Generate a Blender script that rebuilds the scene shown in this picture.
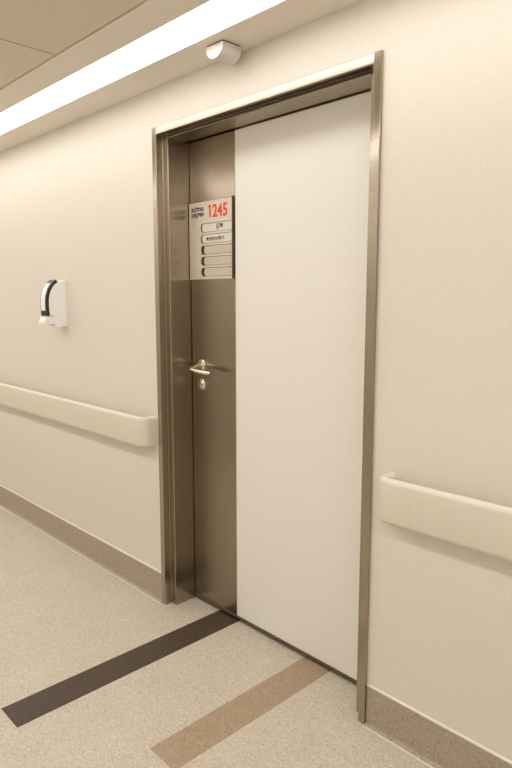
import bpy, bmesh, math
from mathutils import Vector, Matrix

for o in list(bpy.data.objects):
    bpy.data.objects.remove(o, do_unlink=True)
scene = bpy.context.scene
COL = scene.collection

# ------------------------------------------------------------------ camera
cam_data = bpy.data.cameras.new('camera')
cam = bpy.data.objects.new('camera', cam_data)
COL.objects.link(cam)
cam_data.sensor_fit = 'VERTICAL'
cam_data.sensor_height = 36.0
cam_data.sensor_width = 24.0
cam_data.lens = 621.4 * 36.0 / 768.0
cam_data.clip_start = 0.02
cam.location = (1.1709, -1.6051, 1.4401)
cam.rotation_euler = (math.radians(90 - 7.8935), 0, math.radians(46.2587))
scene.camera = cam

# ------------------------------------------------------------------ light
LIGHT_NEAR = 6.1       # strip above the door wall
LIGHT_FAR = 10.6       # strip along the opposite wall
LIGHT_COLOUR = (1.0, 0.968, 0.928)
world = bpy.data.worlds.new('world')
scene.world = world
world.use_nodes = True
world.node_tree.nodes['Background'].inputs[0].default_value = (1.0, 0.93, 0.82, 1)
world.node_tree.nodes['Background'].inputs[1].default_value = 0.02
vs = scene.view_settings
vs.view_transform = 'Standard'
vs.look = 'None'
vs.gamma = 1.0
vs.use_curve_mapping = False
vs.exposure = 0.12

# ------------------------------------------------------------------ sizes
WY = 0.012          # face of the corridor wall; the steel frame stands at y = 0
CZ = 2.322          # ceiling height
X0, X1 = -7.5, 3.6  # corridor ends
Y0 = -1.90          # opposite wall


# ------------------------------------------------------------------ materials
def new_mat(name, colour, rough=0.6, metal=0.0):
    m = bpy.data.materials.new(name)
    m.use_nodes = True
    b = m.node_tree.nodes['Principled BSDF']
    b.inputs['Base Color'].default_value = (*colour, 1)
    b.inputs['Roughness'].default_value = rough
    b.inputs['Metallic'].default_value = metal
    return m, m.node_tree.nodes, m.node_tree.links, b


def coords(n, l, scale=(1, 1, 1)):
    # world position, so that neighbouring pieces do not repeat
    g = n.new('ShaderNodeNewGeometry')
    mp = n.new('ShaderNodeMapping')
    mp.inputs['Scale'].default_value = scale
    l.new(g.outputs['Position'], mp.inputs['Vector'])
    return mp.outputs['Vector']


def mottled(name, colour, rough, scale=60, amount=0.05, detail=3, bump=0.0, spec=None):
    m, n, l, b = new_mat(name, colour, rough)
    v = coords(n, l)
    t = n.new('ShaderNodeTexNoise')
    t.inputs['Scale'].default_value = scale
    t.inputs['Detail'].default_value = detail
    l.new(v, t.inputs['Vector'])
    r = n.new('ShaderNodeValToRGB')
    r.color_ramp.elements[0].position = 0.3
    r.color_ramp.elements[1].position = 0.7
    r.color_ramp.elements[0].color = (*[c * (1 - amount) for c in colour], 1)
    r.color_ramp.elements[1].color = (*[min(1, c * (1 + amount)) for c in colour], 1)
    l.new(t.outputs['Fac'], r.inputs['Fac'])
    l.new(r.outputs['Color'], b.inputs['Base Color'])
    if bump:
        bp = n.new('ShaderNodeBump')
        bp.inputs['Strength'].default_value = bump
        bp.inputs['Distance'].default_value = 0.002
        l.new(t.outputs['Fac'], bp.inputs['Height'])
        l.new(bp.outputs['Normal'], b.inputs['Normal'])
    if spec is not None:
        b.inputs['Specular IOR Level'].default_value = spec
    return m


def speckled(name, colour, dark, light, rough=0.45, scale=230):
    """Vinyl sheet with fine chips of darker and lighter colour."""
    m, n, l, b = new_mat(name, colour, rough)
    v = coords(n, l)
    vo = n.new('ShaderNodeTexVoronoi')
    vo.inputs['Scale'].default_value = scale
    l.new(v, vo.inputs['Vector'])
    sep = n.new('ShaderNodeSeparateColor')
    l.new(vo.outputs['Color'], sep.inputs['Color'])
    r = n.new('ShaderNodeValToRGB')
    cr = r.color_ramp
    cr.interpolation = 'LINEAR'
    cr.elements[0].position = 0.0
    cr.elements[0].color = (*dark, 1)
    cr.elements[1].position = 1.0
    cr.elements[1].color = (*light, 1)
    for p in (0.22, 0.8):
        e = cr.elements.new(p)
        e.color = (*colour, 1)
    l.new(sep.outputs['Red'], r.inputs['Fac'])
    big = n.new('ShaderNodeTexNoise')
    big.inputs['Scale'].default_value = 5
    big.inputs['Detail'].default_value = 4
    l.new(v, big.inputs['Vector'])
    mr = n.new('ShaderNodeMapRange')
    mr.inputs['To Min'].default_value = 0.93
    mr.inputs['To Max'].default_value = 1.06
    l.new(big.outputs['Fac'], mr.inputs['Value'])
    mx = n.new('ShaderNodeVectorMath')
    mx.operation = 'SCALE'
    l.new(r.outputs['Color'], mx.inputs[0])
    l.new(mr.outputs['Result'], mx.inputs['Scale'])
    l.new(mx.outputs['Vector'], b.inputs['Base Color'])
    b.inputs['Specular IOR Level'].default_value = 0.35
    return m


def brushed(name, colour, rough=0.30, grain=(700, 700, 14), amount=0.08, aniso=0.92):
    """Stainless steel brushed upright: reflections smear sideways, stay crisp up and down."""
    m, n, l, b = new_mat(name, colour, rough, 1.0)
    v = coords(n, l, grain)
    t = n.new('ShaderNodeTexNoise')
    t.inputs['Scale'].default_value = 1.0
    t.inputs['Detail'].default_value = 2
    l.new(v, t.inputs['Vector'])
    r = n.new('ShaderNodeMapRange')
    r.inputs['To Min'].default_value = rough - 0.03
    r.inputs['To Max'].default_value = rough + 0.03
    l.new(t.outputs['Fac'], r.inputs['Value'])
    l.new(r.outputs['Result'], b.inputs['Roughness'])
    ramp = n.new('ShaderNodeValToRGB')
    ramp.color_ramp.elements[0].position = 0.25
    ramp.color_ramp.elements[1].position = 0.75
    ramp.color_ramp.elements[0].color = (*[c * (1 - amount) for c in colour], 1)
    ramp.color_ramp.elements[1].color = (*[min(1, c * (1 + amount)) for c in colour], 1)
    l.new(t.outputs['Fac'], ramp.inputs['Fac'])
    l.new(ramp.outputs['Color'], b.inputs['Base Color'])
    if aniso:
        g = n.new('ShaderNodeNewGeometry')
        cr = n.new('ShaderNodeVectorMath')
        cr.operation = 'CROSS_PRODUCT'
        cr.inputs[1].default_value = (0, 0, 1)
        l.new(g.outputs['True Normal'], cr.inputs[0])
        ad = n.new('ShaderNodeVectorMath')
        ad.operation = 'ADD'
        ad.inputs[1].default_value = (0.002, 0.001, 0)
        l.new(cr.outputs['Vector'], ad.inputs[0])
        nm = n.new('ShaderNodeVectorMath')
        nm.operation = 'NORMALIZE'
        l.new(ad.outputs['Vector'], nm.inputs[0])
        l.new(nm.outputs['Vector'], b.inputs['Tangent'])
        b.inputs['Anisotropic'].default_value = aniso
    return m


M_wall = mottled('wall_covering', (0.78, 0.735, 0.66), 0.62, 190, 0.035, 3, 0.10, 0.3)
M_wall2 = mottled('wall_opposite_covering', (0.76, 0.715, 0.635), 0.62, 190, 0.035, 3, 0.10, 0.3)
M_soffit = mottled('ceiling_paint', (0.84, 0.785, 0.70), 0.7, 120, 0.02, 2, 0.0, 0.2)
M_tile = mottled('ceiling_tile', (0.74, 0.655, 0.535), 0.85, 260, 0.07, 3, 0.15, 0.1)
M_gap = new_mat('dark_gap', (0.02, 0.018, 0.015), 0.9)[0]
M_floor = speckled('floor_vinyl', (0.58, 0.52, 0.425), (0.42, 0.365, 0.29), (0.72, 0.66, 0.56))
M_dark = speckled('floor_dark_band', (0.074, 0.050, 0.036), (0.05, 0.033, 0.023), (0.105, 0.075, 0.055))
M_beige = speckled('floor_tan_band', (0.40, 0.30, 0.205), (0.31, 0.225, 0.15), (0.50, 0.395, 0.28))
M_base = speckled('baseboard_vinyl', (0.42, 0.355, 0.275), (0.30, 0.25, 0.19), (0.53, 0.46, 0.37))
M_seam = new_mat('seam_highlight', (0.84, 0.79, 0.70), 0.5)[0]  # seam and cap trim; pale tone also paints the cove highlight
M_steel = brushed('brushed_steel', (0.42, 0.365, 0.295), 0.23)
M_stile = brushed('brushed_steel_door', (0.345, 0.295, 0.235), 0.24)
M_chrome = new_mat('polished_steel', (0.78, 0.73, 0.64), 0.14, 1.0)[0]
M_door = mottled('door_laminate', (0.86, 0.83, 0.775), 0.5, 220, 0.02, 3, 0.05, 0.35)
M_seal = new_mat('door_bottom_seal', (0.11, 0.075, 0.05), 0.5)[0]  # brown seal, colour deepened to paint in the door gap's shadow
M_gasket = new_mat('rubber_gasket', (0.05, 0.036, 0.024), 0.5)[0]
M_rail = mottled('rail_vinyl', (0.74, 0.685, 0.585), 0.5, 300, 0.03, 2, 0.06, 0.4)
M_white = new_mat('white_plastic', (0.90, 0.885, 0.865), 0.42)[0]
M_cover = new_mat('lamp_cover_plastic', (0.72, 0.68, 0.63), 0.5)[0]
M_black = new_mat('black_plastic', (0.012, 0.014, 0.022), 0.3)[0]
M_label = new_mat('white_label', (0.95, 0.95, 0.95), 0.4)[0]
M_sign = brushed('sign_aluminium', (0.72, 0.66, 0.57), 0.5, (40, 40, 700), 0.03, 0)
M_sign.node_tree.nodes['Principled BSDF'].inputs['Metallic'].default_value = 0.45
M_card = mottled('name_card', (0.60, 0.53, 0.44), 0.6, 300, 0.03)
M_cardw = mottled('name_card_white', (0.74, 0.69, 0.61), 0.6, 300, 0.02)
M_red = new_mat('number_red', (0.80, 0.055, 0.01), 0.5)[0]
M_ink = new_mat('ink_black', (0.02, 0.02, 0.03), 0.6)[0]
M_bar = new_mat('dark_bar', (0.03, 0.022, 0.016), 0.4)[0]


def lamp_mat(name, strength):
    m = bpy.data.materials.new(name)
    m.use_nodes = True
    n = m.node_tree.nodes
    n.clear()
    e = n.new('ShaderNodeEmission')
    e.inputs[0].default_value = (*LIGHT_COLOUR, 1)
    e.inputs[1].default_value = strength
    o = n.new('ShaderNodeOutputMaterial')
    m.node_tree.links.new(e.outputs[0], o.inputs[0])
    return m


M_lamp = lamp_mat('lamp_diffuser', LIGHT_NEAR)
M_lamp_far = lamp_mat('lamp_diffuser_wide', LIGHT_FAR)

# ------------------------------------------------------------------ helpers
ORIGIN = {}


def obj(name, bm, mat, parent=None, smooth=False, origin=None):
    """bm is in world coordinates; the object's origin is its parent's or its own base."""
    bmesh.ops.recalc_face_normals(bm, faces=bm.faces[:])
    if parent is not None:
        org = ORIGIN[parent.name]
    elif origin is not None:
        org = Vector(origin)
    else:
        xs = [v.co for v in bm.verts]
        org = Vector(((min(c.x for c in xs) + max(c.x for c in xs)) / 2,
                      (min(c.y for c in xs) + max(c.y for c in xs)) / 2,
                      min(c.z for c in xs)))
    bmesh.ops.translate(bm, verts=bm.verts[:], vec=-org)
    me = bpy.data.meshes.new(name)
    bm.to_mesh(me)
    bm.free()
    me.materials.append(mat)
    if smooth:
        for p in me.polygons:
            p.use_smooth = True
        me.set_sharp_from_angle(angle=math.radians(40))
    o = bpy.data.objects.new(name, me)
    COL.objects.link(o)
    if parent is not None:
        o.parent = parent
    else:
        o.location = org
    ORIGIN[o.name] = org
    return o


def thing(name, loc):
    o = bpy.data.objects.new(name, None)
    o.empty_display_size = 0.1
    COL.objects.link(o)
    o.location = loc
    ORIGIN[o.name] = Vector(loc)
    return o


def tag(o, label=None, cat=None, group=None, kind=None):
    if label:
        o['label'] = label
    if cat:
        o['category'] = cat
    if group:
        o['group'] = group
    if kind:
        o['kind'] = kind
    return o


def add_box(bm, x0, x1, y0, y1, z0, z1, bevel=0.0, seg=2):
    vs_ = [bm.verts.new((x, y, z)) for x in (x0, x1) for y in (y0, y1) for z in (z0, z1)]
    f = [(0, 1, 3, 2), (4, 6, 7, 5), (0, 4, 5, 1), (2, 3, 7, 6), (0, 2, 6, 4), (1, 5, 7, 3)]
    faces = [bm.faces.new([vs_[i] for i in q]) for q in f]
    if bevel:
        edges = list({e for fc in faces for e in fc.edges})
        bmesh.ops.bevel(bm, geom=edges, offset=bevel, segments=seg, profile=0.5, affect='EDGES')
    return bm


def box(x0, x1, y0, y1, z0, z1, bevel=0.0, seg=2):
    return add_box(bmesh.new(), x0, x1, y0, y1, z0, z1, bevel, seg)


def add_prism(bm, pts, axis, a, b, bevel=0.0, seg=2, long_only=True):
    """Extrude the polygon pts along an axis from a to b.
    axis x: pts are (y, z); y: (x, z); z: (x, y)."""
    def P(p, t):
        return {'x': (t, p[0], p[1]), 'y': (p[0], t, p[1]), 'z': (p[0], p[1], t)}[axis]
    A = [bm.verts.new(P(p, a)) for p in pts]
    B = [bm.verts.new(P(p, b)) for p in pts]
    n = len(pts)
    bm.faces.new(A)
    bm.faces.new(B[::-1])
    long_edges = []
    for i in range(n):
        j = (i + 1) % n
        bm.faces.new((A[i], B[i], B[j], A[j]))
    bm.edges.ensure_lookup_table()
    if bevel:
        for i in range(n):
            e = bm.edges.get((A[i], B[i]))
            long_edges.append(e)
        bmesh.ops.bevel(bm, geom=long_edges, offset=bevel, segments=seg, profile=0.5, affect='EDGES')
    return bm


def prism(pts, axis, a, b, bevel=0.0, seg=2):
    return add_prism(bmesh.new(), pts, axis, a, b, bevel, seg)


def tube(bm, path, radii, seg=12):
    """Round tube through the points of path, radius per point."""
    rings = []
    path = [Vector(p) for p in path]
    up = Vector((0, 0, 1))
    for i, p in enumerate(path):
        if i == 0:
            d = path[1] - p
        elif i == len(path) - 1:
            d = p - path[i - 1]
        else:
            d = (path[i + 1] - p).normalized() + (p - path[i - 1]).normalized()
        d.normalize()
        s = d.cross(up)
        if s.length < 1e-4:
            s = Vector((1, 0, 0))
        s.normalize()
        t = s.cross(d).normalized()
        r = radii[i] if isinstance(radii, (list, tuple)) else radii
        rings.append([bm.verts.new(p + r * (math.cos(2 * math.pi * k / seg) * s + math.sin(2 * math.pi * k / seg) * t)) for k in range(seg)])
    for a, b in zip(rings, rings[1:]):
        for k in range(seg):
            bm.faces.new((a[k], a[(k + 1) % seg], b[(k + 1) % seg], b[k]))
    bm.faces.new(rings[0][::-1])
    bm.faces.new(rings[-1])
    return bm


def text(name, body, size, x, y, z, mat, parent, width=None, align='LEFT', bold=0.0, shear=0.0):
    """Flat lettering facing the corridor (towards -y), baseline at z."""
    cu = bpy.data.curves.new(name, 'FONT')
    cu.body = body
    cu.size = size
    cu.align_x = align
    cu.extrude = 0.0003
    cu.offset = bold
    cu.shear = shear
    tmp = bpy.data.objects.new(name + '_tmp', cu)
    COL.objects.link(tmp)
    dg = bpy.context.evaluated_depsgraph_get()
    me = bpy.data.meshes.new_from_object(tmp.evaluated_get(dg))
    bm = bmesh.new()
    bm.from_mesh(me)
    bpy.data.objects.remove(tmp, do_unlink=True)
    bpy.data.meshes.remove(me)
    sx = 1.0
    if width and bm.verts:
        w = max(v.co.x for v in bm.verts) - min(v.co.x for v in bm.verts)
        sx = width / w
    for v in bm.verts:
        v.co = Vector((x + v.co.x * sx, y - v.co.z, z + v.co.y))
    return obj(name, bm, mat, parent)


# ------------------------------------------------------------------ setting
# opening of the door in the wall
HX0, HX1, HZ = -1.140, 0.012, 2.145
bm = bmesh.new()
outline = [(X0, 0), (HX0, 0), (HX0, HZ), (HX1, HZ), (HX1, 0), (X1, 0), (X1, CZ + 0.1), (X0, CZ + 0.1)]
add_prism(bm, outline, 'y', WY, 0.21)
tag(obj('wall_back', bm, M_wall), 'cream wall of the corridor around the door', None, kind='structure')
tag(obj('wall_front', box(X0, X1, Y0 - 0.1, Y0, 0, CZ + 0.1), M_wall2), kind='structure')
tag(obj('wall_left', box(X0 - 0.1, X0, Y0, 0.21, 0, CZ + 0.1), M_wall2), kind='structure')
tag(obj('wall_right', box(X1, X1 + 0.1, Y0, 0.21, 0, CZ + 0.1), M_wall2), kind='structure')

floor = tag(obj('floor', box(X0, X1, Y0, 0.21, -0.05, 0.0), M_floor, origin=(0, 0, 0)), kind='structure')
tag(obj('inlay_band', box(-0.912, -0.776, -0.860, 0.21, 0.0, 0.0006), M_dark, floor), 'dark brown vinyl band laid across the floor at the door')
tag(obj('inlay_band', box(-0.384, -0.250, -0.592, 0.21, 0.0, 0.0006), M_beige, floor), 'tan vinyl band laid across the floor at the door')

# ceiling: painted strips beside the lamps, tiles between
LW0, LW1 = -0.155, -0.322      # lamp slot, measured from the wall with the door
EB = -0.452                    # end of the painted strip
LF0, LF1 = -0.215, -0.415      # the lamp slot on the far side
EF = -0.585


def mirror(y):
    return Y0 + WY - y


ceiling = tag(obj('ceiling', box(X0, X1, Y0, WY, CZ + 0.06, CZ + 0.10), M_gap, origin=(0, 0, CZ)), kind='structure')
for k in range(2):
    f = (lambda y: y) if k == 0 else mirror
    for a, b in ((WY, LW0 if k == 0 else LF0), (LW1 if k == 0 else LF1, EB if k == 0 else EF)):
        ya, yb = sorted((f(a), f(b)))
        obj('painted_strip', box(X0, X1, ya, yb, CZ, CZ + 0.05, 0.0015, 1), M_soffit, ceiling)
ty0, ty1 = mirror(EF) + 0.004, EB - 0.004
tw = ty1 - ty0
tile_len = 1.2
xs = -1.092 + 0.0025
tiles_x = []
k = math.floor((X0 - xs) / tile_len)
while xs + k * tile_len < X1:
    tiles_x.append(max(X0, xs + k * tile_len))
    k += 1
tiles_x.append(X1)
for a, b in zip(tiles_x, tiles_x[1:]):
    for j in range(1):
        obj('ceiling_tile', box(a + 0.004, b - 0.004, ty0 + j * tw + 0.002, ty0 + (j + 1) * tw - 0.002, CZ + 0.002, CZ + 0.022, 0.0012, 1), M_tile, ceiling)


# lamps
def strip_lamp(f, near, far, mat, label):
    y0, y1 = sorted((f(near - 0.001), f(far + 0.001)))
    t = thing('ceiling_light', ((X0 + X1) / 2, (y0 + y1) / 2, CZ))
    bm = bmesh.new()
    add_box(bm, X0 + 0.02, X1 - 0.02, y0, y0 + 0.003, CZ + 0.001, CZ + 0.05)
    add_box(bm, X0 + 0.02, X1 - 0.02, y1 - 0.003, y1, CZ + 0.001, CZ + 0.05)
    add_box(bm, X0 + 0.02, X1 - 0.02, y0, y1, CZ + 0.05, CZ + 0.055)
    obj('housing', bm, M_white, t)
    obj('diffuser', box(X0 + 0.022, X1 - 0.022, y0 + 0.0035, y1 - 0.0035, CZ + 0.024, CZ + 0.030), mat, t)
    tag(t, label, 'ceiling light')
    return t


strip_lamp(lambda y: y, LW0, LW1, M_lamp, 'long bright white strip light in the ceiling above the door wall')
strip_lamp(mirror, LF0, LF1, M_lamp_far, 'long bright strip light in the ceiling by the opposite wall')

# baseboards with a coved foot
cove = [(WY, 0), (WY - 0.016, 0.0)]
for i in range(6):
    a = math.radians(90 * i / 5)
    cove.append((WY - 0.016 + 0.012 * math.sin(a), 0.001 + 0.012 * (1 - math.cos(a))))
cove += [(WY - 0.004, 0.141), (WY, 0.141)]
for side, a, b in (('left', X0, -1.1565), ('right', 0.0275, X1)):
    o = tag(obj('baseboard_' + side, prism(cove, 'x', a, b), M_base), kind='structure')
    obj('cap_strip', prism([(WY, 0.141), (WY - 0.005, 0.141), (WY - 0.005, 0.145), (WY, 0.148)], 'x', a, b), M_seam, o)
    obj('seam_highlight', box(a, b, WY - 0.0215, WY - 0.0163, 0.0, 0.0014), M_seam, o)  # weld cord at the foot, its pale colour painting the cove's highlight

# ------------------------------------------------------------------ steel door frame
FT = 2.160
frame = tag(thing('trim_1', (-0.565, 0.1, 0)), 'brushed steel frame around the door', None, kind='structure')
jl = [(-1.156, 0), (-1.126, 0), (-1.126, 0.036), (-1.090, 0.036), (-1.090, 0.209), (-1.139, 0.209), (-1.139, WY - 0.0005), (-1.156, WY - 0.0005)]
obj('jamb', prism(jl, 'z', 0.001, FT, 0.0022, 2), M_steel, frame)
jr = [(0.026, 0), (-0.001, 0), (-0.001, 0.036), (-0.036, 0.036), (-0.036, 0.209), (0.011, 0.209), (0.011, WY - 0.0005), (0.026, WY - 0.0005)]
obj('jamb', prism(jr, 'z', 0.001, FT, 0.0022, 2), M_steel, frame)
hd = [(0.0020, FT), (0.0, 2.129), (0.036, 2.129), (0.036, 2.144), (WY - 0.0005, 2.144), (WY - 0.0005, FT)]
bm = prism(hd, 'x', -1.1255, -0.0015, 0.0022, 2)
add_prism(bm, [(0.0362, 2.115), (0.209, 2.115), (0.209, 2.144), (0.0362, 2.144)], 'x', -1.0895, -0.0365, 0.002, 2)
obj('head', bm, M_steel, frame)
# dark rubber seal on the rebate
obj('gasket', box(-1.089, -0.037, 0.0335, 0.0360, 2.1185, 2.1265, 0.0008, 1), M_gasket, frame)

# ------------------------------------------------------------------ door
DY = 0.150
door = tag(thing('door_1', (-0.565, DY, 0)), 'white door with a brushed steel band on its lock side', None, kind='structure')
SX = -0.786
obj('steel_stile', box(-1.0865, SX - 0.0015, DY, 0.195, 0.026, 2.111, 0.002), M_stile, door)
obj('door_panel', box(SX, -0.0395, DY - 0.001, 0.195, 0.026, 2.111, 0.0015), M_door, door)
obj('bottom_seal', box(-1.0865, -0.0395, DY - 0.003, 0.19, 0.013, 0.0255, 0.0015), M_seal, door)

# lever handle
HXc, HZc = -1.012, 1.140
bm = bmesh.new()
tube(bm, [(HXc, DY, HZc), (HXc, DY - 0.007, HZc), (HXc, DY - 0.009, HZc)], [0.026, 0.026, 0.023], 28)
handle = obj('handle_rose', bm, M_chrome, door, True)
bm = bmesh.new()
path = [(HXc, DY - 0.008, HZc), (HXc, DY - 0.030, HZc - 0.003), (HXc, DY - 0.050, HZc - 0.008)]
for i in range(1, 6):
    a = math.radians(90 * i / 5)
    path.append((HXc + 0.016 * (1 - math.cos(a)), DY - 0.056 - 0.016 * math.sin(a), HZc - 0.009 - 0.001 * i))
path += [(HXc + 0.05, DY - 0.073, HZc - 0.017), (HXc + 0.10, DY - 0.068, HZc - 0.022), (HXc + 0.128, DY - 0.060, HZc - 0.022)]
tube(bm, path, [0.009] * 8 + [0.010, 0.0095, 0.007], 14)
obj('lever', bm, M_chrome, handle, True)
# key cylinder
KZ = 1.052
bm = bmesh.new()
tube(bm, [(HXc, DY, KZ), (HXc, DY - 0.006, KZ), (HXc, DY - 0.008, KZ)], [0.025, 0.025, 0.022], 28)
lock = obj('lock_rose', bm, M_chrome, door, True)
bm = bmesh.new()
tube(bm, [(HXc, DY - 0.007, KZ + 0.005), (HXc, DY - 0.022, KZ + 0.005)], [0.0085, 0.0085], 18)
add_box(bm, HXc - 0.004, HXc + 0.004, DY - 0.020, DY - 0.007, KZ - 0.016, KZ + 0.002)
obj('key_cylinder', bm, M_chrome, lock, True)
obj('keyhole', box(HXc - 0.001, HXc + 0.001, DY - 0.0224, DY - 0.0215, KZ, KZ + 0.010), M_black, lock)

# ------------------------------------------------------------------ room sign on the door
SY = DY - 0.0005            # back of the sign
PX0, PX1 = -1.0855, -0.798
PZ0, PZ1 = 1.521, 1.851
sign = thing('room_sign', ((PX0 + PX1) / 2, SY, PZ0))
obj('backing', box(PX0 + 0.001, PX1 + 0.004, SY - 0.003, SY, PZ0 + 0.002, PZ1 - 0.002), M_bar, sign)
# front plate: a comb with five slots open towards the dark bar
SLX = PX0 + 0.080
slots = []
for i in range(5):
    zt = PZ1 - 0.092 - i * 0.0470
    slots.append((zt - 0.0385, zt))
bm = bmesh.new()


def sheet(pts):
    return bm.faces.new([bm.verts.new((x, SY - 0.0065, z)) for x, z in pts])


CX = SLX + 0.6 * 0.0385 / 2
zprev = PZ1
for zb, zt in slots:
    sheet([(PX0, zt), (CX, zt), (CX, zprev), (PX0, zprev)])
    sheet([(CX, zt), (PX1, zt), (PX1, zprev), (CX, zprev)])
    r = (zt - zb) / 2
    arc = [(CX + 0.6 * r * math.cos(math.radians(90 + 180 * k / 10)), (zb + zt) / 2 + r * math.sin(math.radians(90 + 180 * k / 10))) for k in range(11)]
    for p, q in zip(arc, arc[1:]):
        sheet([(PX0, q[1]), q, p, (PX0, p[1])])
    zprev = zb
sheet([(PX0, PZ0), (CX, PZ0), (CX, zprev), (PX0, zprev)])
sheet([(CX, PZ0), (PX1, PZ0), (PX1, zprev), (CX, zprev)])
bmesh.ops.remove_doubles(bm, verts=bm.verts[:], dist=1e-5)
ext = bmesh.ops.extrude_face_region(bm, geom=bm.faces[:])
bmesh.ops.translate(bm, verts=[v for v in ext['geom'] if isinstance(v, bmesh.types.BMVert)], vec=(0, 0.0033, 0))
plate = obj('plate', bm, M_sign, sign)
FY = SY - 0.0065
obj('side_bar', box(PX1 + 0.0005, PX1 + 0.0085, SY - 0.010, SY, PZ0 - 0.002, PZ1 + 0.004, 0.001, 1), M_bar, sign)
for i, (zb, zt) in enumerate(slots):
    off = 0.008 if i < 2 else 0.020
    x0 = SLX + off
    r = (zt - zb) / 2 - 0.002
    pts = [(PX1 - 0.001, zb + 0.002), (PX1 - 0.001, zt - 0.002)]
    c = (x0 + r * 0.6, (zb + zt) / 2)
    for k in range(9):
        a = math.radians(90 + 180 * k / 8)
        pts.append((c[0] + 0.6 * r * math.cos(a), c[1] + r * math.sin(a)))
    card = obj('name_card', prism(pts, 'y', SY - 0.0048, SY - 0.0031), M_cardw if i < 2 else M_card, sign)
    zc = (zb + zt) / 2
    if i == 0:
        text('handwriting', '\u05df\u05e7\u05ea', 0.026, x0 + 0.095, SY - 0.0049, zc - 0.004, M_ink, card, width=0.046, bold=0.0006)
    if i == 1:
        text('handwriting', '\u05ea\u05d5\u05e9\u05e9\u05d5\u05d0\u05ea\u05d4', 0.024, x0 + 0.030, SY - 0.0049, zc - 0.008, M_ink, card, width=0.115, bold=0.0003)
NX, NZ, NH = PX0 + 0.131, PZ1 - 0.069, 0.0535
number = text('room_number', '245', 0.0725, NX + 0.030, FY - 0.0004, NZ, M_red, sign, width=0.096, bold=0.0018)
one = [(0.010, 0), (0.0195, 0), (0.0195, 1), (0.0125, 1), (0.0, 0.86), (0.002, 0.74), (0.010, 0.82)]
obj('digit_one', prism([(NX + x, NZ + z * NH) for x, z in one], 'y', FY - 0.0007, FY - 0.0001), M_red, number)
text('lettering', '\u05ea\u05e7\u05dc\u05d7\u05de', 0.0235, PX0 + 0.018, FY - 0.0004, PZ1 - 0.037, M_ink, sign, width=0.084, bold=0.0009)
text('lettering', '\u05dd\u05d5\u05e7\u05d9\u05e9', 0.0235, PX0 + 0.018, FY - 0.0004, PZ1 - 0.060, M_ink, sign, width=0.084, bold=0.0009)
tag(sign, 'metal room sign with red number 1245 and name card slots on the door', 'sign')


# ------------------------------------------------------------------ handrails
def rail_piece(x0, x1, round_end=None):
    """Bumper rail bar standing off the wall; round_end turns the bar into the wall at 'lo' or 'hi'."""
    yb, yf, zb, zt, th = WY - 0.0005, -0.068, 0.757, 0.899, 0.032
    r = 0.046
    arc = range(0, 91, 9)
    if round_end == 'hi':
        path = [(x0, yf)] + [(x1 - r + r * math.sin(math.radians(a)), yf + r - r * math.cos(math.radians(a))) for a in arc] + [(x1, yb)]
    elif round_end == 'lo':
        path = [(x0, yb)] + [(x0 + r - r * math.cos(math.radians(a)), yf + r - r * math.sin(math.radians(a))) for a in arc] + [(x1, yf)]
    else:
        path = [(x0, yf), (x1, yf)]
    rr = 0.016
    prof = []                        # closed section: (distance behind the front face, z)
    for cx, cz, a0 in ((rr, zb + rr, 180), (th - rr, zb + rr, 270), (th - rr, zt - rr, 0), (rr, zt - rr, 90)):
        for a in range(0, 91, 18):
            t = math.radians(a0 + a)
            prof.append((cx + rr * math.cos(t), cz + rr * math.sin(t)))
    bm = bmesh.new()
    rows = []
    n = len(path)
    for i, (x, y) in enumerate(path):
        p, q = path[max(0, i - 1)], path[min(n - 1, i + 1)]
        if (round_end == 'hi' and i == 1) or (round_end == 'lo' and i == n - 2):
            d = Vector((1, 0))
        elif (round_end == 'hi' and i == n - 2) or (round_end == 'lo' and i == 1):
            d = Vector((0, 1)) if round_end == 'hi' else Vector((0, -1))
        else:
            d = Vector((q[0] - p[0], q[1] - p[1])).normalized()
        nrm = Vector((-d.y, d.x))
        rows.append([bm.verts.new((x + nrm.x * o_, y + nrm.y * o_, z)) for o_, z in prof])
    m = len(prof)
    for a, b in zip(rows, rows[1:]):
        for k in range(m):
            bm.faces.new((a[k], b[k], b[(k + 1) % m], a[(k + 1) % m]))
    bm.faces.new(rows[0])
    bm.faces.new(rows[-1][::-1])
    return bm


def handrail(x0, x1, end, label):
    t = thing('handrail', ((x0 + x1) / 2, WY, 0.757))
    if end == 'hi':
        obj('rail_cover', rail_piece(x0, x1 - 0.1305), M_rail, t, True)
        obj('end_cap', rail_piece(x1 - 0.13, x1, 'hi'), M_rail, t, True)
    else:
        obj('rail_cover', rail_piece(x0 + 0.1305, x1), M_rail, t, True)
        obj('end_cap', rail_piece(x0, x0 + 0.13, 'lo'), M_rail, t, True)
    # brackets that carry the bar
    bx = x1 - 0.45 if end == 'hi' else x0 + 0.62
    while x0 + 0.2 < bx < x1 - 0.2:
        obj('bracket', box(bx - 0.03, bx + 0.03, -0.037, WY - 0.0005, 0.80, 0.875, 0.003), M_rail, t)
        bx += -0.9 if end == 'hi' else 0.9
    tag(t, label, 'handrail', 'handrails on the corridor wall')
    return t


handrail(X0 + 0.01, -1.184, 'hi', 'cream bumper handrail on the wall beneath the soap dispenser')
handrail(0.085, X1 - 0.01, 'lo', 'cream bumper handrail on the wall beside the plain white side of the door')

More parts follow.
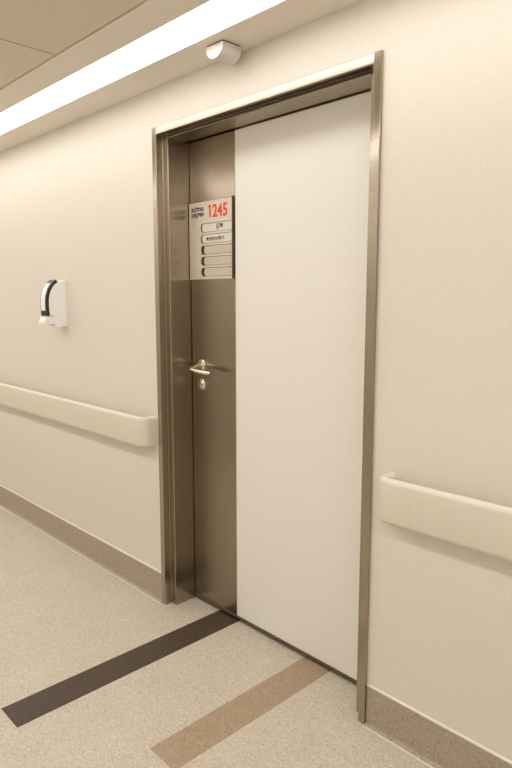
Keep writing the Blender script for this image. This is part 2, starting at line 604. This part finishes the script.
# ------------------------------------------------------------------ hand sanitiser dispenser
disp = thing('soap_dispenser', (-2.045, WY, 1.285))
DX0, DX1 = -2.078, -2.012
curve = []
for i in range(11):
    a = math.radians(90 * i / 10)
    curve.append((-0.012 - 0.078 * math.sin(a), 1.415 + 0.113 * math.cos(a)))
curve += [(-0.090, 1.385), (-0.087, 1.345)]
prof = [(WY - 0.0005, 1.285), (WY - 0.0005, 1.536)] + curve + [(-0.062, 1.340), (-0.060, 1.285)]
obj('body', prism(prof, 'x', DX0, DX1, 0.0), M_white, disp, True)
# black arm that follows the front curve


def band(c, o0, o1, xa, xb):
    n = len(c)
    out, inn = [], []
    for i, (y, z) in enumerate(c):
        p = c[max(0, i - 1)]
        q = c[min(n - 1, i + 1)]
        d = Vector((q[0] - p[0], q[1] - p[1])).normalized()
        nr = Vector((d.y, -d.x))     # away from the wall
        inn.append((y + nr.x * o0, z + nr.y * o0))
        out.append((y + nr.x * o1, z + nr.y * o1))
    bm = bmesh.new()
    L = [[bm.verts.new((x, *p)) for p in s] for x in (xa, xb) for s in (inn, out)]
    for k in range(n - 1):
        bm.faces.new((L[0][k], L[0][k + 1], L[1][k + 1], L[1][k]))
        bm.faces.new((L[2][k], L[3][k], L[3][k + 1], L[2][k + 1]))
        bm.faces.new((L[1][k], L[1][k + 1], L[3][k + 1], L[3][k]))
        bm.faces.new((L[0][k], L[2][k], L[2][k + 1], L[0][k + 1]))
    bm.faces.new((L[0][0], L[1][0], L[3][0], L[2][0]))
    bm.faces.new((L[0][-1], L[2][-1], L[3][-1], L[1][-1]))
    return bm


arm = obj('lever_arm', band(curve[2:], 0.0005, 0.017, DX0 - 0.001, DX1 + 0.001), M_black, disp, True)
obj('label_panel', band(curve[4:-1] + [(-0.089, 1.374)], 0.0172, 0.0185, DX0 + 0.007, DX1 - 0.010), M_label, arm, True)
noz = [(-0.061, 1.300), (-0.061, 1.338), (-0.098, 1.341), (-0.117, 1.316), (-0.120, 1.300)]
obj('nozzle_foot', prism(noz, 'x', DX0 - 0.010, DX1 - 0.001, 0.003), M_white, disp, True)
tag(disp, 'white hand sanitiser dispenser with a curved black front lever on the wall', 'dispenser')

# ------------------------------------------------------------------ half-round signal lamp on the ceiling
sig = thing('signal_lamp', (-0.599, -0.07, CZ))
prof = [(-0.644, CZ - 0.005)]
for i in range(17):
    a = math.radians(180 * i / 16)
    prof.append((-0.599 - 0.045 * math.cos(a), CZ - 0.014 - 0.037 * math.sin(a)))
prof.append((-0.554, CZ - 0.005))
bm = prism(prof, 'y', -0.113, -0.026)
obj('cover', bm, M_cover, sig, True)
obj('shadow_gap_plate', box(-0.640, -0.558, -0.109, -0.030, CZ - 0.0055, CZ), M_bar, sig)  # plate coloured dark to paint the shadow gap above the cover
tag(sig, 'white half-round lamp housing on the ceiling above the door', 'lamp')
